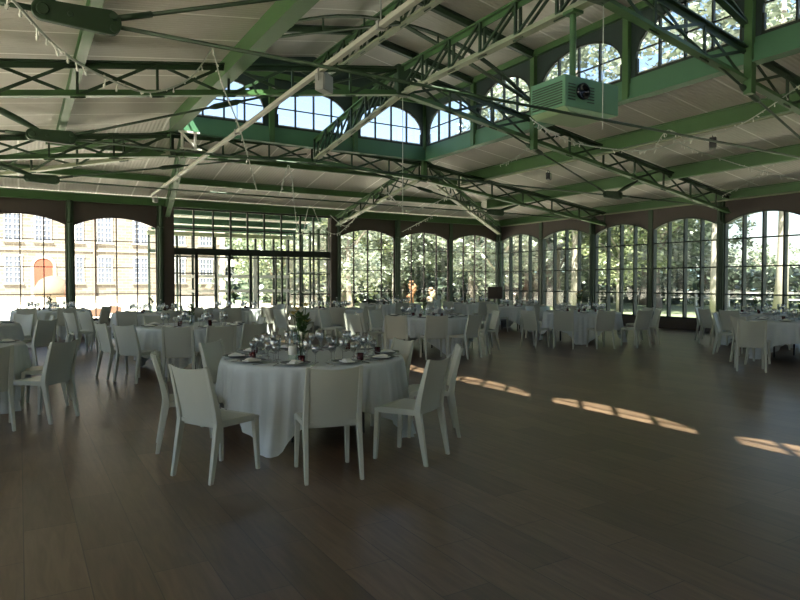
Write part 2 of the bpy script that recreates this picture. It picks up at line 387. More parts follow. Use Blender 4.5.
# ------------------------------------------------------------------ lantern clerestory
LP = [15.56, 13.2, 10.96, 8.36, 5.94, 3.5, 1.06, -1.4, -4.2][::-1]
BX = [3.16, 5.52, 7.88, 10.24]
def clere(name, axis, w, posts, inward, gable=False):
    sp = MB()
    for a, b in zip(posts, posts[1:]):
        pts = arch_pts(a+.16, b-.16, 5.8, 6.52)
        spandrel(sp, a, b, pts, 6.66, axis, w-.04, w+.04)
        sp.prism([(a,5.44),(a+.16,5.44),(a+.16,5.8),(a,5.8)], axis, w-.04, w+.04); sp.prism([(b-.16,5.44),(b,5.44),(b,5.8),(b-.16,5.8)], axis, w-.04, w+.04)
        window(a+.16, b-.16, axis, w, 5.46, pts, 4, [5.95], .035, .06, M['mull'])
    if gable: sp.prism([(LA-.1,6.66),(LB+.1,6.66),(LB+.1,6.8),(XC,7.44),(LA-.1,6.8)], axis, w-.04, w+.04)
    struct(sp.build('wall_lantern_'+name, M['spandrel']))
    P = lambda u, z, d=0: ((w+d, u, z) if axis == 0 else (u, w+d, z))
    sb = MB(); sb.bar(P(posts[0]-.08, 5.2), P(posts[-1]+.08, 5.2), .16, .3); sb.bar(P(posts[0], 5.4, 0), P(posts[-1], 5.4, 0), .1, .1); sb.bar(P(posts[0], 5.06, 0), P(posts[-1], 5.06, 0), .24, .035)
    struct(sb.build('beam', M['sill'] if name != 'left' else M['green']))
    tb = MB(); tb.bar(P(posts[0], 6.74, inward*.03), P(posts[-1], 6.74, inward*.03), .16, .14); struct(tb.build('beam', M['green']))
    for i, u in enumerate(posts):
        if axis == 1 and i in (0, len(posts)-1): continue
        mb = MB(); c = P(u, 0, inward*.07)
        z0 = 4.55 if (name == 'right' and (len(posts)-1-i) % 2 == 0) else 5.05
        mb.box((c[0], c[1], (z0+6.7)/2), (.13,.13,6.7-z0)); struct(mb.build('column', M['green']))
clere('back', 1, LY, BX, -1, True); clere('left', 0, LA, LP, 1); clere('right', 0, LB, LP, -1); clere('front', 1, LF, BX, 1, True)

# ------------------------------------------------------------------ purlins
def purl(p0, p1, m='green', w=.13, h=.2): struct(MB().ibeam(p0, p1, w, h, .025).build('beam', M[m]))
zr = lambda x: ZE + (ZS-ZE)*(XR-x)/(XR-LB) if x > XC else ZE + (ZS-ZE)*(x-XL)/(LA-XL)
yb = lambda x0, z: None
for x in (.85, -1.95, 12.5, 15.3):
    z = zr(x); k = (z-ZE)/(ZS-ZE); y1 = YB - k*(YB-LY)
    h = .34 if x > XC else .2; y1 -= .45 if x > XC else 0
    purl((x, YF + k*(LF-YF), z-.01-h/2), (x, y1, z-.01-h/2), 'green', .14, h)
for y in (17.55, 19.6):
    k = (YB-y)/(YB-LY); z = ZE + k*(ZS-ZE)
    purl((XL + k*(LA-XL), y, z-.11), (XR - k*(XR-LB), y, z-.11), w=.12, h=.19)
for x in (4.9, 8.5): purl((x, LF, 6.78+.64*(1-abs(x-XC)/3.54)-.08), (x, LY, 6.78+.64*(1-abs(x-XC)/3.54)-.08), w=.1, h=.14)
for y in [LP[i] for i in range(1, len(LP)-1)]:
    for s, xe in ((-1, LA),(1, LB)): purl((xe, y, ZL0-.09), (XC, y, ZL1-.11), 'greend', .1, .16)

# ------------------------------------------------------------------ roof trusses
def lattice(chord, web, b0, b1, t0, t1, n, ax, ww=.05, xbrace=True, skip_first=False, pair=False):
    b0, b1, t0, t1 = map(Vector, (b0,b1,t0,t1)); up = Vector((0,0,1))
    side = (b1-b0).cross(up).normalized()
    for i in range(n+1):
        k = i/n; p, q = b0.lerp(b1,k), t0.lerp(t1,k)
        offs = (-.05,.05) if pair else (0,)
        for of in offs: web.bar(p+side*of, q+side*of, ww*.8, ww*.8, up=side)
        if i < n:
            k2 = (i+1)/n; p2, q2 = b0.lerp(b1,k2), t0.lerp(t1,k2)
            if pair:
                for of in offs: web.bar(p+side*of, q2+side*of, ww*.7, ww*.7, up=side)
            else:
                web.bar(p+side*.03, q2+side*.03, ww*.8, .02, up=side) if False else web.bar(p+side*.025, q2+side*.025, .016, ww, up=up)
                if xbrace: web.bar(q-side*.025, p2-side*.025, .016, ww, up=up)
            # gussets
        web.bar(p+up*.02-(b1-b0).normalized()*.11, p+up*.02+(b1-b0).normalized()*.11, .012, .11, up=up)
        web.bar(q-up*.02-(b1-b0).normalized()*.11, q-up*.02+(b1-b0).normalized()*.11, .012, .11, up=up)
def plate_shape(mb, c, L, Hh, t, side):
    pts = []; 
    for k in range(9): a = PI/2 + PI*k/8; pts.append((c[0]-L/2+Hh*.36 + Hh*.36*cos(a), c[2] + Hh*.40*sin(a)))
    for k in range(9): a = -PI/2 + PI*k/8; pts.append((c[0]+L/2-Hh*.42 + Hh*.42*cos(a), c[2] + Hh*.5*sin(a)))
    mb.prism(pts, 1, c[1]-t/2, c[1]+t/2)
    for dx, r in ((-L/2+Hh*.4,.05),(-L*.08,.025),(L/2-Hh*.3,.035)):
        for dz in ((-.05,.05) if dx > 0 else (0,)):
            mb.tube([(c[0]+dx, c[1]-t/2-.02, c[2]+dz),(c[0]+dx, c[1]+t/2+.02, c[2]+dz)], r, 10)
FR_NAMES = {6.0:'overhead nearest the camera, crossing the lantern', 11.12:'in the middle of the hall, carrying the crossing hub', 15.68:'under the back sill of the lantern'}
def frame(Y, label, end=False):
    r = empty('roof_truss', (XC, Y, 3.5), world=True, label=label, cat='roof truss', group='cross trusses of the hall roof')
    tc, bc, wb = MB(), MB(), MB()
    if not end: B = [(-4.55,3.56),(XC,5.31)]; T = [(-4.55,4.07),(XC,5.84)]
    else: B = [(-4.55,3.55),(LA,4.5),(XC,4.7)]; T = [(-4.55,4.0),(LA,5.02),(XC,5.16)]
    for sgn in (-1, 1):
        mx = lambda x: x if sgn < 0 else 2*XC-x
        for (x0,z0),(x1,z1) in zip(B, B[1:]): bc.bar((mx(x0),Y,z0),(mx(x1),Y,z1),.14,.025); bc.bar((mx(x0),Y,z0+.05),(mx(x1),Y,z1+.05),.02,.09)
        for (x0,z0),(x1,z1) in zip(T, T[1:]): tc.bar((mx(x0),Y,z0),(mx(x1),Y,z1),.15,.025); tc.bar((mx(x0),Y,z0-.05),(mx(x1),Y,z1-.05),.02,.1)
        for j in range(len(B)-1):
            n = (9 if not end else (6 if j == 0 else 3)); kk = .058 if not end else 0
            lp = lambda Q, k: (mx(Q[j][0]+(Q[j+1][0]-Q[j][0])*k), Y, Q[j][1]+(Q[j+1][1]-Q[j][1])*k)
            lattice(None, wb, lp(B,kk), lp(B,1), lp(T,kk), lp(T,1), n, 0)
    tc.build('top_chord', M['greend'], r); bc.build('bottom_chord', M['green'], r)
    wb.build('web_bracing', M['greend'], r)
    for sgn in (-1, 1):
        px = .45 if sgn < 0 else 2*XC-.45; pz = 3.73
        pl = MB(); plate_shape(pl, (px, Y, pz), .68, .21, .06, sgn); pl.build('tie_plate', M['greend'], r, bevel=.008)
        ex = -4.5 if sgn < 0 else 2*XC+4.5
        rod = MB(); rod.tube([(px+sgn*.3,Y,pz),(px+sgn*.6,Y,pz)], .026); rod.tube([(px+sgn*.5,Y,pz),(ex,Y,3.7)], .018); rod.build('tie_rod', M['greend'], r, True)
        hz = 5.78 if not end else 4.9
        rod = MB(); p0 = Vector((px-sgn*.3,Y,pz+.05)); p1 = Vector((XC+sgn*.15,Y,hz)); d = (p1-p0)
        rod.tube([p0, p1], .02); rod.tube([p0+d*.36, p0+d*.375, p0+d*.44, p0+d*.455], [.024,.05,.05,.024], 10); rod.tube([p0, p0+d*.05], .028)
        rod.build('tie_rod', M['greend'], r, True)
        st = MB(); a, b = Vector((px-(-sgn)*-.12*0+sgn*.1,Y,pz+.04)), Vector((px+sgn*.95,Y,4.17 if not end else 4.02))
        st.tube([a.lerp(b,k/8) for k in range(9)], [.018+.034*sin(PI*k/8) for k in range(9)], 10); st.build('strut', M['greend'], r, True)
    rod = MB(); rod.tube([(.75,Y,3.71),(2*XC-.75,Y,3.71)], .02); rod.build('tie_rod', M['greend'], r, True)
    if not end:
        hb = MB(); hb.box((XC,Y,5.58),(.3,.16,.62)); hb.build('hub', M['greend'], r, bevel=.02)
        for sgn in (-1,1):   # crescent lantern rib
            up_, lo_ = [], []
            for k in range(13):
                t = k/12; x = 3.22 + (XC-3.22)*t; xx = x if sgn < 0 else 2*XC-x
                zc = 5.66 + (6.72-5.66)*t; up_.append((xx, zc + .3*sin(PI*t)**.9)); lo_.append((xx, zc + .03*sin(PI*t)))
            rb = MB()
            for P_ in (up_, lo_):
                for (x0,z0),(x1,z1) in zip(P_, P_[1:]): rb.bar((x0,Y,z0),(x1,Y,z1),.11,.03)
            for i in (3,6,9): rb.bar((lo_[i][0],Y,lo_[i][1]),(up_[i][0],Y,up_[i][1]),.03,.03,up=(0,1,0))
            rb.build('lantern_rib', M['greend'], r)
    return r
frame(6.0, 'green lattice truss overhead nearest the camera, crossing the hall in front of the projector housing')
frame(11.05, 'green lattice truss across the middle of the hall, meeting the ridge girder at the hub')
frame(15.68, 'green lattice truss running under the back sill of the lantern windows', True)

def girder(name, label, pts_b, pts_t, ns, pairs, fw=.15, mats=('pale','green','greend'), group=None):  # pale bottom chord, dark web: light from below painted into the colours
    r = empty(name, pts_b[0], world=True, label=label, cat='girder', group=group)
    b, t, w = MB(), MB(), MB()
    for i in range(len(pts_b)-1):
        P, Q = Vector(pts_b[i]), Vector(pts_b[i+1]); b.bar(P, Q, fw, .03); b.bar(P+Vector((0,0,.05)), Q+Vector((0,0,.05)), .02, .08)
        A, C = Vector(pts_t[i]), Vector(pts_t[i+1]); t.bar(A, C, fw, .03); t.bar(A-Vector((0,0,.05)), C-Vector((0,0,.05)), .02, .1)
        lattice(None, w, P, Q, A, C, ns[i], 0, pair=pairs)
    b.build('bottom_chord', M[mats[0]], r); t.build('top_chord', M[mats[1]], r); w.build('web_bracing', M[mats[2]], r)
    return r
girder('ridge_girder', 'long green lattice girder along the centre line, rising from the back sill to the hub', [(XC,15.4,4.74),(XC,11.12,5.32),(XC,LF+.3,5.3)], [(XC,15.4,5.25),(XC,11.12,5.86),(XC,LF+.3,5.86)], [6,17], True)
girder('ridge_girder', 'upper green lattice girder directly under the ridge of the lantern ceiling', [(XC,15.4,6.7),(XC,LF+.3,6.7)], [(XC,15.4,7.24),(XC,LF+.3,7.24)], [22], True)
girder('hip_girder', 'green hip girder from the far corner column up to the lantern corner', [(17.75,21.25,3.6),(10.3,15.6,4.52)], [(17.75,21.25,3.95),(10.3,15.6,5.05)], [8], False, group='hip and rafter girders at the back')
girder('hip_girder', 'green hip girder on the left, above the stone building, up to the lantern corner', [(-4.4,21.25,3.6),(3.1,15.6,4.52)], [(-4.4,21.25,3.95),(3.1,15.6,5.05)], [8], False, group='hip and rafter girders at the back')
girder('rafter_girder', 'green rafter girder rising from the left entrance post to the lantern', [(4.1,21.3,3.62),(3.4,15.7,4.5)], [(4.1,21.3,3.95),(3.4,15.7,5.03)], [6], False, mats=('green','green','greend'), group='hip and rafter girders at the back')
girder('rafter_girder', 'green rafter girder rising from the right entrance post to the lantern', [(10.1,21.3,3.62),(10.1,15.7,4.5)], [(10.1,21.3,3.95),(10.1,15.7,5.03)], [6], False, group='hip and rafter girders at the back')
for y, w in ((11.3, 'beside the middle truss'), (16.3,'beside the back truss'), (6.2,'overhead')):
    pass
# bracket, the sunlight on it put into its white colour
br = MB(); br.bar((3.3,15.35,5.06),(3.3,15.35,4.62),.05,.05,up=(1,0,0)); br.bar((3.25,15.35,4.64),(3.75,15.35,4.64),.06,.03); br.bar((3.25,15.35,5.05),(3.62,15.35,4.66),.03,.05); br.bar((3.6,15.35,5.0),(3.6,15.35,4.66),.05,.05,up=(1,0,0)); br.bar((3.22,15.35,5.03),(3.7,15.35,5.03),.06,.04)
tag(br.build('bracket', M['whitebar']), 'triangular bracket coloured white for the sun on it, under the back left lantern corner', 'bracket')
# long tube slung under the trusses
rt = empty('conduit_tube', (3.3,19.0,4.0), world=True, label='long straight pale tube slung diagonally under the roof trusses', cat='tube')
tb = MB(); tb.box((0,0,0),(0,0,0)) if False else None
tb.bar((3.28,19.15,4.0),(3.42,-2.0,4.42),.075,.06); tb.build('tube', M['pole'], rt, bevel=.01)
for y in (6.0,11.12,15.68):
    cl = MB(); k = (19.15-y)/21.15; x = 3.28+.14*k; z = 4.0+.42*k; cl.bar((x,y,z),(x,y,z+.5),.012,.012,up=(1,0,0)); cl.box((x,y,z),(.1,.05,.09))
    cl.build('hanger', M['greybox'], rt)

for px_, pz_, y0_, y1_, lab in ((12.5, zr(12.5)-.385, 2.0, 17.0, 'thin pale tube standing for the lit flange edge of the first right-hand purlin'), (17.9, 3.93, 2.0, 21.3, 'thin pale pipe along the eave above the right wall arches')):  # first tube is added for the purlin's lit lower flange, no real pipe
    tag(MB().tube([(px_, y0_, pz_), (px_, y1_, pz_)], .022, 8).build('pipe', M['pale']), lab, 'pipe')
# ------------------------------------------------------------------ projector housing, floodlights
hr = empty('projector_housing', (6.7,6.42,3.9), world=True, label='green metal projector housing with black round lens hanging on a pole', cat='projector')
hx, hy = 6.75, 6.45
HZ = -.12
MB().box((hx,hy,4.18+HZ),(1.04,.66,.42)).build('casing', M['boxgreen'], hr, bevel=.012)
gr = MB()
for k in range(9): gr.box((hx-.525,hy,4.02+HZ+k*.035),(.02,.56,.014))
gr.build('grille', M['greend'], hr)
for gx in (hx-.4, hx-.04):
    gr = MB()
    for k in range(6): gr.box((gx,hy-.336,4.07+HZ+k*.04),(.125,.012,.014))
    gr.build('grille', M['greend'], hr)
ln = MB(); ln.lathe([(0,0),(.095,0),(.11,.02),(.11,.06),(.085,.06),(.07,.03),(0,.03)], 20); 
ln.v = [(hx-.22+x, hy-.33-z, 4.19+HZ+y) for x,y,z in ln.v]; ln.build('lens', M['lens'], hr, True)
MB().prism([(hx-.52,3.97+HZ),(hx+.52,3.97+HZ),(hx+.32,3.915+HZ),(hx-.42,3.915+HZ)],1,hy-.32,hy+.32).build('underside', M['boxpale'], hr)
sm = MB(); sm.box((hx+.2,hy-.331,4.18+HZ),(.01,.008,.4)); sm.build('seam', M['greend'], hr)
pm = MB(); pm.tube([(6.71,hy,4.26),(6.71,hy,5.3)],.045,14); pm.box((6.71,hy,5.28),(.2,.2,.04)); pm.build('pole', M['green'], hr)
def flood(loc, label, m='black', s=1.0, drop=.15, rz=0.6):
    r = empty('floodlight', (loc[0],loc[1],loc[2]), rz, label=label, cat='floodlight', group='floodlights on the roof steel')
    b = MB(); b.box((0,0,0),(.22*s,.12*s,.2*s)); b.build('casing', M[m], r, bevel=.01)
    g = MB(); g.box((0,-.064*s,-.005),(.18*s,.012,.16*s)); g.build('glass_front', M['greybox'], r)
    y = MB(); y.bar((-.13*s,0,0),(-.13*s,0,drop),.02,.015,up=(0,1,0)); y.bar((.13*s,0,0),(.13*s,0,drop),.02,.015,up=(0,1,0)); y.bar((-.13*s,0,drop),(.13*s,0,drop),.02,.015); y.build('yoke', M[m], r)
flood((3.42,7.6,4.08), 'silver floodlight hanging from the long pale tube near the lantern', 'greybox', 1.1)
flood((12.5,12.87,4.42), 'small black floodlight hanging from the right-hand roof, beyond the projector housing', 'black', .95)
flood((12.5,8.07,4.42), 'black floodlight on the roof beam over the tables at the right wall', 'black', 1.1)
flood((3.35,19.1,3.86), 'small pale spotlight at the lower end of the long tube', 'greybox', .7)
flood((3.5,11.0,5.55), 'small pale floodlight on top of the middle truss under the lantern', 'greybox', .8)

# hanging wires
for x, y, z0, z1, lab in ((6.62,6.05,3.6,5.28,'thin vertical wire hanging beside the projector housing'),(6.5,11.12,2.9,5.3,'thin vertical wire hanging from the central hub')):
    tag(MB().tube([(x+.25,y,z0),(x+.25,y,z1)],.007,6).build('hanging_wire', M['wire']), lab, 'wire', 'hanging wires')

# ------------------------------------------------------------------ fairy lights
def fairy(label, spans, r=.011):
    Q = [Vector(p) for p in spans]; Q = [Q[0]] + Q + [Q[-1]]; pts = []
    for a, b, c_, d in zip(Q, Q[1:], Q[2:], Q[3:]):
        for k in range(6):
            t = k/6; pts.append(.5*((2*b)+(c_-a)*t+(2*a-5*b+4*c_-d)*t*t+(3*b-a-3*c_+d)*t**3))
    pts.append(Q[-1])
    rt = empty('fairy_light_string', pts[0], world=True, label=label, cat='fairy lights', group='fairy light strings under the roof')
    MB().tube(pts, r, 5).build('cable', M['wire'], rt)
    b = MB(); rnd = random.Random(len(label))
    for a, c in zip(pts, pts[1:]):
        n = max(1, int((c-a).length/.11))
        for k in range(n):
            p = a.lerp(c, (k+rnd.random())/n); d = Vector((rnd.uniform(-.03,.03), rnd.uniform(-.03,.03), rnd.uniform(-.07,.02)))
            b.tube([p, p+d], [.006,.006], 4); b.tube([p+d, p+d*1.5], [.014,.009], 5)
    tag(b.build('bulb', M['bulb'], rt), kind='stuff')
fairy('fairy lights draped across the upper left of the roof', [(-0.6, 3.6, 3.5), (-0.04, 4.6, 3.27), (0.32, 6.0, 3.43), (0.79, 7.2, 3.61), (1.39, 8.2, 3.81), (2.05, 9.0, 4.31), (2.52, 9.6, 5.01)])
fairy('fairy light tail hanging down beside the left lantern beam', [(2.52, 9.6, 5.01), (2.82, 10.2, 4.66), (3.29, 10.8, 4.12), (3.84, 11.6, 3.24)])
fairy('fairy lights looping in front of the entrance screen', [(6.34, 16.2, 4.3), (6.64, 16.6, 3.05), (6.9, 16.8, 2.94), (7.16, 16.9, 3.72), (7.57, 17.0, 3.12), (8.05, 17.0, 2.94), (8.5, 16.9, 3.33)])
fairy('fairy lights sagging in front of the back arches', [(8.11, 14.5, 4.05), (8.84, 14.6, 3.53), (9.16, 14.6, 3.47), (9.84, 14.4, 3.71), (10.2, 14.2, 3.96)])
fairy('fairy lights slanting up from the back wall toward the lantern corner', [(11.5, 19.0, 3.28), (11.48, 17.5, 3.57), (11.28, 15.8, 3.81)])
fairy('small fairy light loop beside the right entrance post', [(8.98, 19.5, 3.78), (9.39, 19.2, 3.4), (9.67, 18.8, 3.75)])
fairy('fairy lights swagged from under the projector housing across the right-hand roof', [(8.44, 9.2, 4.66), (8.64, 9.0, 4.45), (9.23, 8.8, 4.2), (10.16, 8.5, 4.11), (10.52, 8.2, 4.09), (11.05, 7.6, 4.23), (11.36, 6.8, 4.39), (11.03, 5.6, 4.74)])
fairy('fairy lights falling in a slant toward the right wall windows', [(12.44, 9.2, 4.86), (12.73, 9.0, 4.63), (13.17, 8.8, 4.44), (14.05, 8.4, 4.17), (14.55, 8.0, 3.98), (14.72, 7.4, 3.73)])
fairy('short peak of fairy lights on the tie rod beside the black floodlight', [(11.34, 8.6, 4.3), (11.49, 8.4, 4.64), (12.05, 8.4, 4.5)])
fairy('fairy lights rising from the right wall column along the roof', [(16.89, 10.6, 3.93), (16.63, 9.8, 4.13), (16.14, 9.0, 4.34), (15.98, 8.6, 4.51)])
fairy('short fairy light strand under the hub truss before the far corner', [(10.47, 12.5, 4.48), (10.79, 12.3, 4.65), (11.08, 12.0, 4.96)])
fairy('left-hand of two short fairy light tails under the back sill', [(5.88, 15.3, 4.49), (5.75, 15.3, 4.05), (5.69, 15.3, 3.79)])
fairy('right-hand of two short fairy light tails under the back sill', [(5.91, 15.3, 4.49), (5.99, 15.3, 4.12), (6.04, 15.3, 3.61)])

# ------------------------------------------------------------------ chair
def make_chair():
    r = empty('dining_chair', (0,0,0))
    def yb(z): return -.19 - .10*(max(0, z-.45)/.42)**1.15
    # seat
    s = MB(); nx, ny = 8, 8; T = []; Bt = []
    def sx(u, v): return u*(.225 - .012*(v<0)*abs(v))
    vs = []; fs = []
    for j in range(ny+1):
        for i in range(nx+1):
            u = -1+2*i/nx; v = -1+2*j/ny; y = .005+v*.215
            z = .452 - .012*(1-u*u)*(1-v*v*.5) - (.02*((v-.7)/.3)**2 if v > .7 else 0)
            hw = .205 + .02*(v+1)/2; vs.append((u*hw, y, z))
    n0 = len(vs)
    for j in range(ny+1):
        for i in range(nx+1):
            x, y, z = vs[j*(nx+1)+i]; vs.append((x*.985, y*.985, z-.03))
    W = nx+1
    for j in range(ny):
        for i in range(nx):
            a = j*W+i; fs.append((a,a+1,a+1+W,a+W)); fs.append((n0+a,n0+a+W,n0+a+1+W,n0+a+1))
    for i in range(nx): fs.append((i, n0+i, n0+i+1, i+1)); a = ny*W+i; fs.append((a, a+1, n0+a+1, n0+a))
    for j in range(ny): a = j*W; fs.append((a, a+W, n0+a+W, n0+a)); a = j*W+nx; fs.append((a, n0+a, n0+a+W, a+W))
    s.add(vs, fs); s.bar((-.2,.19,.425),(.2,.19,.425),.02,.04); s.bar((-.2,-.17,.42),(.2,-.17,.42),.02,.045)
    s.bar((-.205,-.17,.425),(-.215,.19,.425),.02,.04); s.bar((.205,-.17,.425),(.215,.19,.425),.02,.04)
    s.build('seat', M['chair'], r, True).modifiers.new('e','EDGE_SPLIT')
    # backrest
    b = MB(); nx, nz = 8, 8; vs = []; fs = []
    for side in (0, 1):
        for j in range(nz+1):
            for i in range(nx+1):
                u = -1+2*i/nx; t = j/nz; ztop = .852 + .02*u*u; zbot = .43 - .02*(1-u*u)
                z = zbot + (ztop-zbot)*t; hw = .185 + .012*t
                vs.append((u*hw, yb(z) - .034*(1-u*u)*(.5+.5*t) + (.008 if side else -.008), z))
    W = nx+1; n0 = W*(nz+1)
    for j in range(nz):
        for i in range(nx):
            a = j*W+i; fs.append((a,a+1,a+1+W,a+W)); fs.append((n0+a,n0+a+W,n0+a+1+W,n0+a+1))
    for i in range(nx): fs.append((i, n0+i, n0+i+1, i+1)); a = nz*W+i; fs.append((a, a+1, n0+a+1, n0+a))
    for j in range(nz): a = j*W; fs.append((a, a+W, n0+a+W, n0+a)); a = j*W+nx; fs.append((a, n0+a, n0+a+W, a+W))
    b.add(vs, fs); b.build('backrest', M['chair'], r, True).modifiers.new('e','EDGE_SPLIT')
    for sg in (-1, 1):
        l = MB(); rows = []
        for k in range(11):
            z = .875*k/10; y = yb(z) if z > .45 else -.27+.08*(z/.45)
            x = sg*(.213 - .012*z/.875); w = .030+.012*min(1, z/.45) - .010*max(0, z-.45)/.42; d = .034+.026*min(1, z/.45) - .03*max(0, z-.45)/.42
            rows.append([(x-w/2,y-d/2,z),(x+w/2,y-d/2,z),(x+w/2,y+d/2,z),(x-w/2,y+d/2,z)])
        v = [p for q in rows for p in q]; f = [(0,3,2,1),(40,41,42,43)]
        for k in range(10):
            for e in range(4): f.append((k*4+e, k*4+(e+1)%4, k*4+4+(e+1)%4, k*4+4+e))
        l.add(v, f); l.build('rear_leg', M['chair'], r, bevel=.006)
        l = MB(); l.bar((sg*.212,.215,0),(sg*.205,.19,.44),.03,.03,up=(0,1,0),w1=.045,h1=.05); l.build('front_leg', M['chair'], r, bevel=.006)
    return r
CH = make_chair(); remember(CH); FIRST = [True]
def cam_uv(x, y):
    c, s = cos(.5413), sin(.5413); return x*c-y*s, x*s+y*c
def put_chair(x, y, fx, fy, label, group):
    o = CH if FIRST[0] else copy_tree(CH); FIRST[0] = False
    o.location = (x, y, .002); o.rotation_euler = (0,0, math.atan2(-fx, fy)); tag(o, label, 'chair', group); return o

# ------------------------------------------------------------------ table with cloth
R = .95
def cloth_mesh(seed, rot):
    rnd = random.Random(seed); mb = MB(); n = 160; vs = []; fs = []
    side = 1.33; ph = [rnd.uniform(0, 6.28) for _ in range(4)]
    rings = [(0.0,.76),(.5,.76),(.8,.76),(.925,.759),(.945,.752),(.955,.735)]
    hang = 12
    for k in range(n):
        pass
    for (rr, z) in rings:
        for k in range(n): t = 2*PI*k/n; vs.append((rr*cos(t), rr*sin(t), z + .0015*sin(5*t+ph[0])*rr))
    for j in range(1, hang+1):
        for k in range(n):
            t = 2*PI*k/n; a = (t-rot) % (PI/2); a = abs(a-PI/4)      # 0 at corner
            drop = min(.748, side/cos(PI/4-a) - R + .02)
            s = j/hang; z = .735 - (drop-.02)*s
            w1 = sin(22*t+ph[1]+1.5*sin(3*t+ph[2])); fold = (1-abs(w1)**.8*2)*.5 + .35*sin(11*t+ph[3])
            corner = math.exp(-(a/.16)**2)
            rr = .957 + (.085*fold*s**.5) + (.15 if seed == 1 else .08)*s*s*corner + .03*s
            tt = t + .05*s*sin(9*t+ph[2])*(1-corner)
            vs.append((rr*cos(tt), rr*sin(tt), z))
    m = len(rings)+hang
    for j in range(m-1):
        for k in range(n): fs.append((j*n+k, j*n+(k+1)%n, (j+1)*n+(k+1)%n, (j+1)*n+k))
    mb.add(vs, fs); return mb
CLOTH = []
def lathe_obj(name, prof, m, n=14):
    return MB().lathe(prof, n).build(name, M[m], smooth=True)
PROTO = {}
def proto(key, fn):
    if key not in PROTO: PROTO[key] = [fn(), True]; remember(PROTO[key][0])
    o, first = PROTO[key]
    if first: PROTO[key][1] = False; return o
    return copy_tree(o)
GL_BIG = [(.036,0),(.034,.004),(.006,.008),(.004,.03),(.004,.09),(.012,.10),(.034,.125),(.041,.155),(.039,.185),(.033,.215),(.031,.215),(.037,.185),(.039,.155),(.032,.127),(.0,.106)]
GL_SM = [(.032,0),(.03,.004),(.005,.008),(.0035,.03),(.0035,.075),(.010,.085),(.029,.105),(.034,.13),(.030,.17),(.028,.17),(.032,.13),(.027,.107),(0,.09)]
FLUTE = [(.03,0),(.028,.004),(.005,.008),(.0035,.03),(.0035,.07),(.010,.082),(.022,.12),(.025,.17),(.023,.225),(.021,.225),(.023,.17),(.02,.12),(0,.088)]
PLATE = [(0,.004),(.08,.004),(.095,.008),(.135,.02),(.136,.024),(.095,.012),(.08,.009),(0,.009)]
VOT = [(0,0),(.028,0),(.033,.01),(.034,.07),(.031,.07),(.03,.05),(0,.05)]
def mk_napkin():
    mb = MB(); mb.prism([(-.07,0),(.07,0),(.06,.02),(.01,.034),(-.045,.022)],1,-.03,.03); mb.box((.0,0,.006),(.16,.09,.012)); return mb.build('napkin', M['napkin'], bevel=.006)
def mk_fork():
    mb = MB(); mb.bar((0,-.09,.003),(0,.04,.004),.012,.003,w1=.008); mb.bar((0,.04,.004),(0,.06,.005),.02,.003)
    for k in (-1,0,1): mb.bar((k*.008,.06,.005),(k*.008,.1,.007),.003,.003)
    return mb.build('fork', M['steel'])
def mk_knife():
    mb = MB(); mb.bar((0,-.1,.004),(0,0,.004),.014,.006); mb.bar((0,0,.004),(0,.12,.004),.018,.002,w1=.008); return mb.build('knife', M['steel'])
def sprig(mb, c, h, n, rnd, s=.05):
    for i in range(n):
        a = rnd.uniform(0, 6.28); e = rnd.uniform(.2,1.2); d = Vector((cos(a)*cos(e), sin(a)*cos(e), sin(e)))
        p = Vector(c) + Vector((rnd.uniform(-.03,.03), rnd.uniform(-.03,.03), rnd.uniform(0,h)))
        w = d.cross(Vector((0,0,1))).normalized()*s*.35; q = p + d*s*1.4; m_ = p + d*s*.6 + Vector((0,0,.012))
        mb.add([p, m_+w, q, m_-w, m_+Vector((0,0,.008))], [(0,1,4),(1,2,4),(2,3,4),(3,0,4)])
def mk_flowers(key):
    rnd = random.Random(3 if key == 'y' else 5)
    r = empty('flower_vase', (0,0,0))
    MB().lathe([(0,0),(.035,0),(.042,.02),(.034,.08),(.022,.13),(.026,.15),(.022,.15),(.018,.13),(.03,.08),(.036,.02),(0,.01)], 14).build('vase', M['carafe'], r, True)
    st = MB(); 
    for k in range(5): a = k*1.3; st.tube([(0,0,.03),(.02*cos(a),.02*sin(a),.16),(.05*cos(a),.05*sin(a),.26+.03*k)], .003, 5)
    sprig(st, (0,0,.15), .16, 34, rnd, .055); st.build('stem', M['leafy'], r)
    fl_ = MB()
    for k in range(5):
        a = k*1.3; c = (.05*cos(a),.05*sin(a),.27+.03*k)
        for j in range(7):
            t = j*.9; fl_.add([c,(c[0]+.03*cos(t),c[1]+.03*sin(t),c[2]+.012),(c[0]+.034*cos(t+.5),c[1]+.034*sin(t+.5),c[2]+.02),(c[0]+.02*cos(t+.9),c[1]+.02*sin(t+.9),c[2]+.014)],[(0,1,2,3)])
        fl_.lathe([(0,-.008),(.014,0),(.012,.012),(0,.018)],8,c)
    fl_.build('blossom', M['yellow' if key == 'y' else 'redpetal'], r); return r
def mk_table():
    r = empty('banquet_table', (0,0,0))
    MB().lathe([(0,.715),(.93,.715),(.94,.725),(.94,.742),(.93,.748),(0,.748)],48).build('tabletop', M['whitebar'], r)
    for k in range(4):
        a = PI/4+k*PI/2; MB().tube([(.55*cos(a),.55*sin(a),0),(.55*cos(a),.55*sin(a),.715)],.017,8).build('leg', M['black'], r)
    return r
def mk_bottle():
    r = empty('water_bottle', (0,0,0))
    MB().lathe([(0,0),(.038,0),(.04,.01),(.04,.18),(.03,.23),(.014,.26),(.013,.3),(.015,.3),(.015,.305),(0,.305)],16).build('bottle_body', M['carafe'], r, True)
    MB().lathe([(.0405,.07),(.041,.071),(.041,.15),(.0405,.151)],16).build('paper_label', M['label'], r, True)
    MB().lathe([(0,.303),(.016,.303),(.016,.325),(0,.325)],10).build('cap', M['whitebar'], r); return r

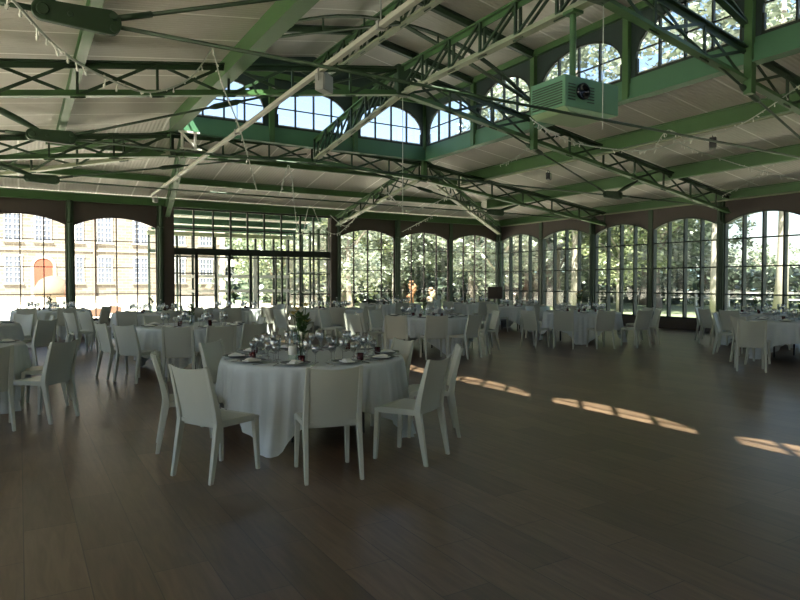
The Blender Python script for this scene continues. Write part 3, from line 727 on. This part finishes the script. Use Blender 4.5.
TABLES = [  # x, y, description, cloth rotation offset, number of settings
 (2.56, 5.97, 'front table nearest the camera', 10, True),
 (2.62, 11.3, 'left table behind the front table', 8, False),
 (7.74, 11.7, 'central table in the hall', 8, False),
 (12.35, 11.5, 'lone table by the right windows', 8, False),
 (15.5, 8.75, 'farther table at the right edge', 8, False),
 (13.3, 6.6, 'nearer table at the right edge', 8, False),
 (-.9, 9.2, 'nearer table at the left edge', 8, False),
 (-.95, 13.6, 'farther table at the left edge', 8, False),
 (.75, 19.75, 'back table before the stone building', 8, False),
 (2.85, 16.6, 'back table left of the entrance', 8, False),
 (5.25, 17.7, 'sunlit table before the entrance', 8, False),
 (7.6, 16.5, 'back table right of the entrance', 8, False),
 (14.0, 18.3, 'farthest table in the hall corner', 8, False),
 (13.6, 15.3, 'table before the farthest corner table', 8, False),
 (10.9, 18.6, 'table beneath the back arches', 8, False),
]
rnd = random.Random(11)
def dir_word(dx, dy):
    r_, d_ = cam_uv(dx, dy); a = math.degrees(math.atan2(r_, -d_)) # 0 = near side, 90 = right
    k = round(a/45) % 8
    return ['near side','near right','right side','far right','far side','far left','left side','near left'][k]
CUSTOM = {
 0: [(2.07,4.56,.22,.97),(1.34,5.02,.89,.45),(1.32,5.97,.96,-.18),(2.87,4.62,-.5,.86),(3.5,5.24,-.85,.5),(3.36,6.0,-1,.02),(1.95,6.62,.7,-.7)],
 1: [(1.35,10.95,.9,.25),(1.55,10.35,.75,.55),(2.05,9.75,.35,.95),(2.55,9.62,.0,1),(3.05,9.85,-.3,.95),(3.55,11.35,-1,.05),(2.3,12.6,.25,-1)],
 2: [(6.4,10.75,.6,.8),(7.03,10.4,.35,.95),(7.65,10.22,-.25,1),(8.12,10.45,-.7,.75),(8.95,11.2,-.95,.3),(6.45,11.9,1,-.1),(7.3,12.9,.3,-1),(8.5,12.75,-.5,-.9)],
 3: [(10.3,11.0,.98,.15),(10.75,10.55,.75,.7),(11.45,10.1,.35,.93),(12.35,9.85,.1,1),(13.0,10.05,-.8,.6),(13.6,10.75,-.95,.3),(12.0,12.7,.3,-1),(13.2,12.35,-.6,-.8)],
 4: [(14.5,9.25,.9,-.35),(14.25,8.62,.92,.2),(15.0,7.75,.4,.9),(15.9,7.65,-.3,.95),(15.3,9.9,.2,-1),(16.4,9.4,-.8,-.6)],
 5: [(11.72,6.74,.9,-.4),(10.75,6.2,.8,.55),(12.9,5.35,.3,.95),(12.75,7.8,.4,-.95)],
 6: [(.2,7.95,-.75,.65),(-.35,7.65,-.3,.95),(.25,8.9,-1,.15)],
 7: [(.2,12.6,-.7,.7),(.25,13.75,-1,-.05),(-.1,14.6,-.6,-.8),(-.9,12.35,.0,1)],
 8: [(.2,18.65,.2,1),(1.0,18.45,-.1,1),(1.8,19.0,-.8,.6),(-.35,19.3,.9,.3)],
 9: [(1.45,15.75,.8,.5),(2.15,15.5,.4,.9),(2.95,15.35,-.1,1),(3.75,15.85,-.8,.6),(1.65,16.75,1,0)],
 10:[(4.2,17.0,.85,.5),(4.8,16.5,.3,.95),(5.6,16.45,-.2,1),(6.35,17.2,-.9,.4),(6.5,18.1,-.9,-.3),(4.1,18.1,.9,-.3)],
 11:[(6.5,15.9,.85,.5),(7.2,15.3,.3,.95),(8.0,15.3,-.3,.95),(8.7,16.1,-.9,.3),(6.4,16.9,1,-.2)],
 12:[(12.9,17.9,.9,.3),(13.6,17.15,.3,.95),(14.4,17.1,-.3,.95),(15.1,17.8,-.9,.4),(13.5,19.4,.3,-.9)],
 13:[(12.5,15.0,.95,.2),(13.1,14.25,.4,.9),(13.9,14.1,-.2,1),(14.65,14.7,-.9,.5),(14.6,15.9,-.85,-.5)],
 14:[(9.8,18.2,.95,.2),(10.5,17.45,.3,.95),(11.4,17.5,-.4,.9),(11.95,18.4,-1,.1)],
}
LONE = [(1.15,15.2,.9,.4,'white chair standing alone in the left aisle, in front of the arched window'),
        (6.05,11.6,.85,.3,'sunlit white chair pulled out left of the central table'),
        (6.35,13.6,.5,-.8,'white chair standing in the sun between the front bottle and the entrance'),
        (5.6,14.6,.9,.3,'white chair seen side-on in front of the entrance doors'),
        (9.2,13.9,-.8,.4,'white chair standing askew beyond the central table')]
for ti, (tx, ty, td, ns, near) in enumerate(TABLES):
    t = proto('table', mk_table); t.location = (tx, ty, 0); tag(t, 'round banquet table on black legs, the '+td, 'table', 'round banquet tables')
    rot = math.radians(-96) if ti == 0 else rnd.uniform(0, 1.5)
    if ti == 3: rot = math.atan2(-ty, -tx) - PI/4
    if ti == 0: c = cloth_mesh(1, math.radians(43) - PI/4).build('tablecloth', M['cloth'], smooth=True)
    else:
        if len(CLOTH) < 2: c = cloth_mesh(10+ti, 0).build('tablecloth', M['cloth'], smooth=True); CLOTH.append(c)
        else: c = CLOTH[ti % 2].copy(); COL.objects.link(c)
        c.rotation_euler = (0,0,rot)
    c.location = (tx, ty, 0); tag(c, 'white cloth over the '+td, 'tablecloth', 'white tablecloths')
    if ti == 0: t.scale = c.scale = (.958,.958,1)
    # chairs
    used = {}; lst = []
    for (x, y, fx, fy) in CUSTOM[ti]: lst.append((dir_word(x-tx, y-ty), cam_uv(x, y)[0], x, y, fx, fy))
    cnt = {}
    for w, *_ in lst: cnt[w] = cnt.get(w, 0) + 1
    for w in cnt:
        grp = sorted([l for l in lst if l[0] == w], key=lambda l: l[1])
        for i, (w_, _, x, y, fx, fy) in enumerate(grp):
            pre = '' if len(grp) == 1 else (['left-hand','right-hand'][i]+' of two, ' if len(grp) == 2 else ['leftmost of three, ','middle of three, ','rightmost of three, '][min(i,2)])
            put_chair(x, y, fx, fy, 'white chair, %s%s of the %s' % (pre, w, td), 'white chairs around the tables')
    # tableware
    zt = .762; g = ' on the '+td
    n = ns
    for k in range(n):
        a = 2*PI*k/n + (.32 if ti == 0 else rnd.uniform(0,.1)); ca, sa = cos(a), sin(a)
        def P(rad, off): return (tx + rad*ca - off*sa, ty + rad*sa + off*ca, zt)
        p = proto('plate', lambda: lathe_obj('dinner_plate', PLATE, 'rim', 24)); p.location = P(.76, 0); tag(p, 'rimmed plate greyed for shade, laid'+g, 'plate', 'plates'+g)
        p = proto('nap', mk_napkin); p.location = Vector(P(.76, 0))+Vector((0,0,.0125)); p.rotation_euler = (0,0,a+rnd.uniform(-.4,.4)); tag(p, 'folded white napkin on a plate'+g, 'napkin', 'napkins'+g)
        p = proto('gb', lambda: lathe_obj('wine_glass', GL_BIG, 'crystal')); p.location = P(.55, .06); tag(p, 'clear stemmed wine glass'+g, 'wine glass', 'wine glasses'+g)
        p = proto('gs', lambda: lathe_obj('water_glass', GL_SM, 'crystal')); p.location = P(.53, -.05); tag(p, 'small stemmed water glass'+g, 'water glass', 'water glasses'+g)
        if near: p = proto('gs', None); p.location = P(.6, .15); tag(p, 'small stemmed water glass'+g, 'water glass', 'water glasses'+g)
        if near or k % 2 == 0:
            p = proto('fl', lambda: lathe_obj('champagne_flute', FLUTE, 'crystal')); p.location = P(.46, .015); tag(p, 'slim champagne flute'+g, 'flute', 'champagne flutes'+g)
        if near:
            p = proto('fork', mk_fork); p.location = P(.77, -.17); p.rotation_euler = (0,0,a+PI/2); tag(p, 'steel fork laid left of a plate'+g, 'fork', 'forks'+g)
            p = proto('knife', mk_knife); p.location = P(.77, .17); p.rotation_euler = (0,0,a+PI/2); tag(p, 'steel knife laid right of a plate'+g, 'knife', 'knives'+g)
    for k in range(7 if near else 4):
        a = 2*PI*k/(7 if near else 4)+.55; rr = .66 if near else .35
        p = proto('vot', lambda: lathe_obj('votive_candle', VOT, 'redwax')); p.location = (tx+rr*cos(a), ty+rr*sin(a), zt); tag(p, 'small dark red votive candle'+g, 'candle', 'votive candles'+g)
    key = 'y' if ti in (0, 3, 7, 10) else 'r'
    p = proto('flo'+key, lambda: mk_flowers(key)); p.location = (2.27, 5.6, zt) if ti == 0 else (tx-.05, ty+.05, zt)
    if ti == 0: p.scale = (1.35,1.35,1.35)
    tag(p, ('yellow' if key == 'y' else 'dark red')+' flowers with leaves in a vase'+g, 'flower vase', 'flower vases on the tables')
    p = proto('bot', mk_bottle); p.location = (2.17, 5.55, zt) if ti == 0 else (tx+.15, ty-.1, zt); tag(p, 'clear water bottle with white label'+g, 'bottle', 'water bottles on the tables')
for x, y, fx, fy, lab in LONE: put_chair(x, y, fx, fy, lab, 'white chairs around the tables')

# dark box in the far corner
br_ = empty('display_screen', (15.6,18.9,0), math.atan2(-.5,1), label='dark rectangular screen on a stand in the far corner by the column', cat='screen')
MB().box((0,0,1.12),(.58,.08,.46)).build('screen_panel', M['brown'], br_, bevel=.01)
sb = MB(); sb.tube([(0,.02,.02),(0,.02,.95)],.025,8); sb.box((0,.02,.015),(.4,.3,.03)); sb.build('stand', M['black'], br_)

# ------------------------------------------------------------------ outside: stone building
B0 = 60.0
bl = empty('stone_building', (4,B0,-.22), world=True, label='pale coursed stone mansion in full sun across the terrace', cat='building')
w = MB(); w.prism([(-22,-.22),(16.7,-.22),(16.7,10.5),(-22,10.5)],1,B0,B0+9); w.build('wall', M['stone'], bl)
q = MB()
for k in range(22):
    L_ = .75 if k % 2 else .5; q.box((16.7-L_/2+.03, B0-.03, -.0+k*.48),(L_,.08,.46)); 
q.build('quoin', M['stoneslab'], bl)
q = MB(); q.box((-3,B0-.05,4.25),(39,.12,.16)); q.box((-3,B0-.08,10.4),(39.4,.4,.3)); q.build('cornice', M['stoneslab'], bl)
rf = MB(); rf.prism([(-22.3,10.5),(17.1,10.5),(13.5,14.5),(-18.5,14.5)],1,B0+1.2,B0+7.5); rf.build('roof', M['slate'], bl)
MB().tube([(5.55,B0-.12,-.2),(5.55,B0-.12,10.3)],.14,10).build('downpipe', M['pipe'], bl)
def bwin(x, z0, z1):
    f = MB(); h = z1-z0; ww = 1.16
    f.box((x, B0-.06, z0-.06),(ww+.3,.2,.1)); f.box((x,B0-.03,z1+.07),(ww+.24,.1,.16))
    for dx in (-ww/2, 0, ww/2): f.box((x+dx, B0-.05, (z0+z1)/2),(.1 if dx else .13,.08,h))
    for dx in (-ww/4, ww/4): f.box((x+dx, B0-.05, (z0+z1)/2),(.035,.06,h))
    for k in range(6): f.box((x, B0-.05, z0+h*k/5),(ww,.06,.05 if k != 3 else .11))
    fo = f.build('facade_window', M['wframe'], bl)
    g = MB(); g.box((x, B0-.02, (z0+z1)/2),(ww,.03,h)); go = g.build('pane', M['wpane']); go.parent = fo; go.location = -Vector(bl.location)
for x in (-9.0,-4.4,-.4,4.1,6.35,9.25,12.45,14.95):
    bwin(x, 1.5, 3.66); bwin(x, 4.95, 7.1)
bwin(1.73, 4.95, 7.1)
d = MB(); pts = [(1.73+.68*cos(PI*k/10), 2.9+.6*sin(PI*k/10)) for k in range(11)]; d.prism([(1.05,.3),(2.41,.3)]+pts,1,B0-.04,B0+.02); d.build('door', M['dooro'], bl)
d = MB(); pts2 = [(1.73+.92*cos(PI*k/12), 2.9+.86*sin(PI*k/12)) for k in range(13)]; pin = [(1.73+.7*cos(PI*k/12), 2.9+.62*sin(PI*k/12)) for k in range(13)]
for i in range(12): d.prism([pin[i],pts2[i],pts2[i+1],pin[i+1]],1,B0-.09,B0)
d.box((.93,B0-.05,1.5),(.24,.1,2.8)); d.box((2.53,B0-.05,1.5),(.24,.1,2.8)); d.build('door_surround', M['stoneslab'], bl)
st = MB()
for k in range(3): st.box((-2, B0-1.6+k*.5, -.1+k*.15),(36,1.2,.3))
tag(st.build('terrace_step', M['stoneslab']), 'pale stone steps along the foot of the mansion', 'steps')
# dome-shaped form, low blocks
dr = empty('garden_dome', (1.35,38,-.22), world=True, label='cream rounded dome form on a short post, out on the sunny terrace', cat='garden dome')
dm = MB(); dm.lathe([(0,.0),(.5,.0),(1.0,.1),(1.08,.3),(.95,.62),(.75,.92),(.4,1.12),(0,1.2)],28,(1.5,38,.74)); dm.v = [(1.5+(x-1.5)*.84, y, .74+(z-.74)*.95) for x,y,z in dm.v]; dm.build('dome', M['creamdome'], dr, True)
dm = MB(); dm.lathe([(0,0),(.35,0),(.5,.2),(.42,.5),(.2,.66),(0,.7)],18,(1.98,37.6,.76)); dm.build('side_lobe', M['peach'], dr, True)
dm = MB(); dm.lathe([(0,0),(.8,0),(.8,.12),(.2,.2),(.16,.97),(0,.97)],18,(1.5,38,-.22)); dm.build('post', M['stoneslab'], dr)
for x, y, s, lab in ((3.35,36,1.15,'low tan stone block on the terrace, nearer one'),(4.5,39.5,.95,'low tan stone block on the terrace, farther one')):
    mb = MB(); mb.prism([(-.5*s,0),(.5*s,0),(.52*s,.34),(.1*s,.42),(-.35*s,.28)],1,-.35,.35); o = mb.build('stone_block', M['tan'], bevel=.04); o.location = (x,y,-.22); tag(o, lab, 'stone block', 'blocks on the terrace')
# carved posts
def carved(loc, h, m, label):
    mb = MB(); n = 22; pts = [(.10*sin(k*.55)+.05*sin(k*1.3), .05*cos(k*.7), h*k/n) for k in range(n+1)]
    mb.tube(pts, [(.17+.06*sin(k*.9)+.03*sin(k*2.1))*(1 if k < n-2 else .6) for k in range(n+1)], 12)
    mb.tube([(.1,0,h*.62),(.28,.02,h*.66),(.3,.0,h*.8),(.16,0,h*.9)], [.08,.09,.08,.05], 10)
    mb.tube([(-.1,0,h*.2),(-.26,.02,h*.3),(-.2,.0,h*.45)], [.1,.09,.06], 10)
    r = empty('garden_sculpture', loc, label=label, cat='sculpture', group='garden sculptures')
    mb.build('figure', M[m], r, True); MB().box((0,0,.04),(.7,.6,.12)).build('plinth', M['stoneslab'], r, bevel=.01)
carved((21.0,33.5,-.15), 1.75, 'carved', 'taller orange-brown garden sculpture on the lawn outside the back arches')
carved((23.2,34.6,-.15), 1.3, 'palewood', 'shorter pale garden sculpture right of the orange-brown one')
# fence
fr_ = empty('rail_fence', (42,6,-.15), world=True, label='pale post and rail fence across the lawn beyond the right wall', cat='fence')
for z in (.45,.85): MB().box((41,12,z),(.06,62,.1)).build('rail', M['fence'], fr_)
for k in range(26): MB().box((41.05,-18+k*2.4,.4),(.12,.12,1.15)).build('fence_post', M['fence'], fr_)
fr_ = empty('rail_fence', (25,50,-.15), world=True, label='pale post and rail fence behind the lawn beyond the back wall', cat='fence')
for z in (.5,.95): MB().box((30,52,z),(26,.06,.1)).build('rail', M['fence'], fr_)
for k in range(12): MB().box((17.6+k*2.3,52.05,.45),(.12,.12,1.2)).build('fence_post', M['fence'], fr_)

# ------------------------------------------------------------------ trees
def crown_mesh(seed, rx, rz, nclump, per, leaf):
    r = random.Random(seed); mb = MB()
    for c in range(nclump):
        while True:
            p = Vector((r.uniform(-1,1), r.uniform(-1,1), r.uniform(-1,1)))
            if .35 < p.length < 1: break
        cc = Vector((p.x*rx, p.y*rx, p.z*rz)); cr = r.uniform(.5,1.0)*rx*.24
        for _ in range(per):
            d = Vector((r.gauss(0,1), r.gauss(0,1), r.gauss(0,.7))).normalized()*cr*r.uniform(.3,1)
            q = cc + d; s = leaf*r.uniform(.6,1.3)
            a = Vector((r.uniform(-1,1), r.uniform(-1,1), r.uniform(-.5,.5))).normalized(); b = a.cross(Vector((r.uniform(-1,1), r.uniform(-1,1), r.uniform(-1,1)))).normalized()
            mb.add([q-a*s, q-b*s*.5, q+a*s, q+b*s*.5], [(0,1,2,3)])
    return mb
CR = [crown_mesh(1, 4.2, 5.2, 150, 70, .16), crown_mesh(2, 3.4, 4.2, 120, 65, .14), crown_mesh(3, 2.6, 2.6, 80, 60, .13), crown_mesh(4, 5.2, 6.2, 130, 60, .2)]
TP = {}
def tree(x, y, kind, lm, label, th, tr, bark='bark', lean=0, sc=1.0, z0=-.22):
    r = empty('tree', (x, y, z0), random.uniform(0, 6.28), label=label, cat='tree', group='trees around the hall')
    hz = (5.2, 4.2, 2.6, 6.0)[kind]
    k = (kind, lm)
    if k not in TP: o = MB(); o.v, o.f = CR[kind].v, CR[kind].f; TP[k] = o.build('crown', M[lm], r)
    else: o = bpy.data.objects.new('crown', TP[k].data); COL.objects.link(o); o.parent = r
    if k in TP and TP[k].parent == r: o = TP[k]
    o.location = (lean*(th+hz*.6), 0, th + hz*.75*sc); o.scale = (sc, sc, sc)
    t = MB(); H = th + hz*sc; t.tube([(lean*H*i/6, .1*sin(i), H*i/6) for i in range(7)], [tr*(1.25 if i == 0 else 1-.11*i) for i in range(7)], 10)
    for j in range(5):
        a = j*1.4; zz = th*.9+j*.5; t.tube([(lean*zz,0,zz),(lean*zz+1.2*cos(a),1.2*sin(a),zz+1.2),(lean*zz+2.2*cos(a),2.2*sin(a),zz+1.9)],[tr*.4,tr*.25,tr*.1],6)
    t.build('trunk', M[bark], r, True)
T = [ # x, y, kind, leaf, label
 (15.5,31.0,1,'leafB','grey-green tree just right of the porch', 2.2,.16,'palebark'),
 (19.5,40,0,'leafC','yellow-green tree seen through the entrance doors', 1.8,.25,'bark'),
 (16.5,46,1,'leafA','round green tree beside the stone mansion corner', 2.0,.2,'bark'),
 (21.5,36.5,1,'leafB','pale slender tree behind the orange-brown sculpture', 3.0,.14,'palebark'),
 (24.5,41,0,'leafA','broad tree behind the lawn left of the far column', 2.4,.25,'bark'),
 (26,34,1,'leafB','grey-green tree outside the last back arch', 2.6,.2,'bark'),
 (29.5,38,0,'leafD','dark tree behind the far corner of the hall', 2.4,.28,'bark'),
 (23.5,28,1,'leafB','small pale tree close outside the far corner', 2.4,.13,'palebark'),
 (31,31,0,'leafB','tall pale-green tree beyond the far corner', 2.8,.3,'bark'),
 (35,36,0,'leafD','dark tree in the row beyond the first right arch', 2.2,.3,'bark'),
 (30,25,1,'leafC','yellow-green tree outside the first right arch', 2.6,.18,'palebark'),
 (36,27,0,'leafB','grey-green tree outside the second right arch', 2.6,.3,'bark'),
 (44,29,1,'leafA','round tree behind the fence left of the right main column', 2.3,.2,'bark'),
 (40,31,3,'leafA','very tall tree standing over the fence line', 4,.4,'bark'),
 (36,40,3,'leafB','very tall pale tree behind the second right arch', 8,.4,'bark'),
 (30.5,19.4,3,'leafB','tall tree with a thick pale trunk by the right main column', 6.6,.24,'palebark'),
 (32,17,3,'leafB','tallest tree with a thick pale mottled trunk in the rightmost arch', 9.5,.3,'palebark'),
 (60,36,2,'leafB','low bush-like tree far off in the rightmost arch', .6,.2,'bark'),
 (58,31.5,2,'leafA','low round tree beside the far bush in the rightmost arch', .8,.2,'bark'),
 (29,27.5,3,'leafB','very tall pale tree rising above the far right arches', 8.5,.3,'palebark'),
 (41,20,3,'leafB','very tall tree high over the right end of the roof', 9,.3,'bark'),
 (28,46,3,'leafD','very tall dark tree at the back of the lawn', 3,.4,'bark'),
 (37,45,3,'leafA','very tall green tree far behind the corner', 3,.4,'bark'),
 (20,54,0,'leafC','far yellow-green tree right of the mansion', 1.6,.3,'bark'),
 (25,56,3,'leafB','far tall grey tree behind the lawn fence', 2.4,.4,'bark'),
 (33,55,3,'leafA','far tall green tree at the end of the lawn fence', 2.6,.4,'bark'),
 (44,35,3,'leafB','far tall grey-green tree behind the right-hand row', 3,.4,'bark'),
]
for x, y, k, lm, lab, th, tr, bk in T: tree(x, y, k, lm, lab, th, tr, bk, lean=(.05 if tr < .17 else 0))
def belt(name, pts, seed, h, lm, leaf=.5, dens=26):
    r = random.Random(seed); mb = MB()
    for (x0,y0),(x1,y1) in zip(pts, pts[1:]):
        L_ = math.hypot(x1-x0, y1-y0); n = int(L_*dens)
        for _ in range(n):
            t = r.random(); q = Vector((x0+(x1-x0)*t+r.gauss(0,1.6), y0+(y1-y0)*t+r.gauss(0,1.6), -.2+h*(r.random()**.8)*(.75+.25*noise.noise(Vector((t*L_*.25,seed,0))))))
            s = leaf*r.uniform(.6,1.4); a = Vector((r.uniform(-1,1), r.uniform(-1,1), r.uniform(-.6,.6))).normalized(); b = a.cross(Vector((r.uniform(-1,1),r.uniform(-1,1),r.uniform(-1,1)))).normalized()
            mb.add([q-a*s, q-b*s*.6, q+a*s, q+b*s*.6], [(0,1,2,3)])
    tag(mb.build(name, M[lm]), 'dense mass of foliage at the edge of the park behind the trees', 'foliage', kind='stuff')
belt('treeline', [(18,62),(30,66),(46,58)], 5, 11, 'leafD', .55, 130)
belt('treeline', [(46,58),(56,42)], 6, 10, 'leafA', .55, 120)
belt('hedge', [(17,53),(32,54),(40,47),(45,33),(46,20)], 8, 3.4, 'leafD', .3, 150)
belt('hedge', [(60,30),(64,8),(66,-10)], 9, 2.6, 'leafA', .5, 70)
hl = MB(); 
hp = [(90,-60),(110,0),(108,40),(90,90),(60,120)]
for (x0,y0),(x1,y1) in zip(hp, hp[1:]): hl.add([(x0,y0,-1),(x1,y1,-1),(x1*1.15,y1*1.15,4.5),(x0*1.15,y0*1.15,4.2),(x0*1.5,y0*1.5,-1),(x1*1.5,y1*1.5,-1)],[(0,1,2,3),(3,2,5,4)])
struct(hl.build('hills', M['hill']))

# ------------------------------------------------------------------ light, sky, camera
W = bpy.data.worlds.new('World'); S.world = W; W.use_nodes = True; N = W.node_tree.nodes; L = W.node_tree.links
bg = N['Background']; sk = N.new('ShaderNodeTexSky'); sk.sky_type = 'NISHITA'; sk.sun_disc = False
dv = Vector((.463,.455,-1.0)).normalized()
sk.sun_elevation = math.asin(-dv.z); sk.sun_rotation = math.atan2(-dv.x, -dv.y); sk.air_density = 1.0; sk.dust_density = 2.0; sk.ozone_density = 1.0
L.new(sk.outputs[0], bg.inputs[0]); bg.inputs[1].default_value = .125
sl = bpy.data.lights.new('sun', 'SUN'); sl.energy = 8.6; sl.angle = math.radians(.55); sl.color = (1,.97,.86)
so = bpy.data.objects.new('sun', sl); COL.objects.link(so); so.rotation_euler = dv.to_track_quat('-Z','Y').to_euler(); so.location = (-20,-20,40)

cam = bpy.data.cameras.new('camera'); co = bpy.data.objects.new('camera', cam); COL.objects.link(co); S.camera = co
cam.sensor_fit = 'HORIZONTAL'; cam.sensor_width = 36; cam.lens = 36*633/800; cam.clip_end = 500; cam.clip_start = .05
co.location = (0,0,1.5); co.rotation_euler = (PI/2 - math.atan((300-282.77)/633), 0, -.5413)

S.view_settings.view_transform = 'Standard'; S.view_settings.look = 'None'; S.view_settings.gamma = 1; S.view_settings.use_curve_mapping = False
S.view_settings.exposure = 1.87
c = S.cycles; c.use_denoising = True; c.max_bounces = 10; c.diffuse_bounces = 6; c.glossy_bounces = 4; c.transparent_max_bounces = 24; c.transmission_bounces = 4
c.use_adaptive_sampling = False; c.sample_clamp_indirect = 4; c.caustics_reflective = False; c.caustics_refractive = False
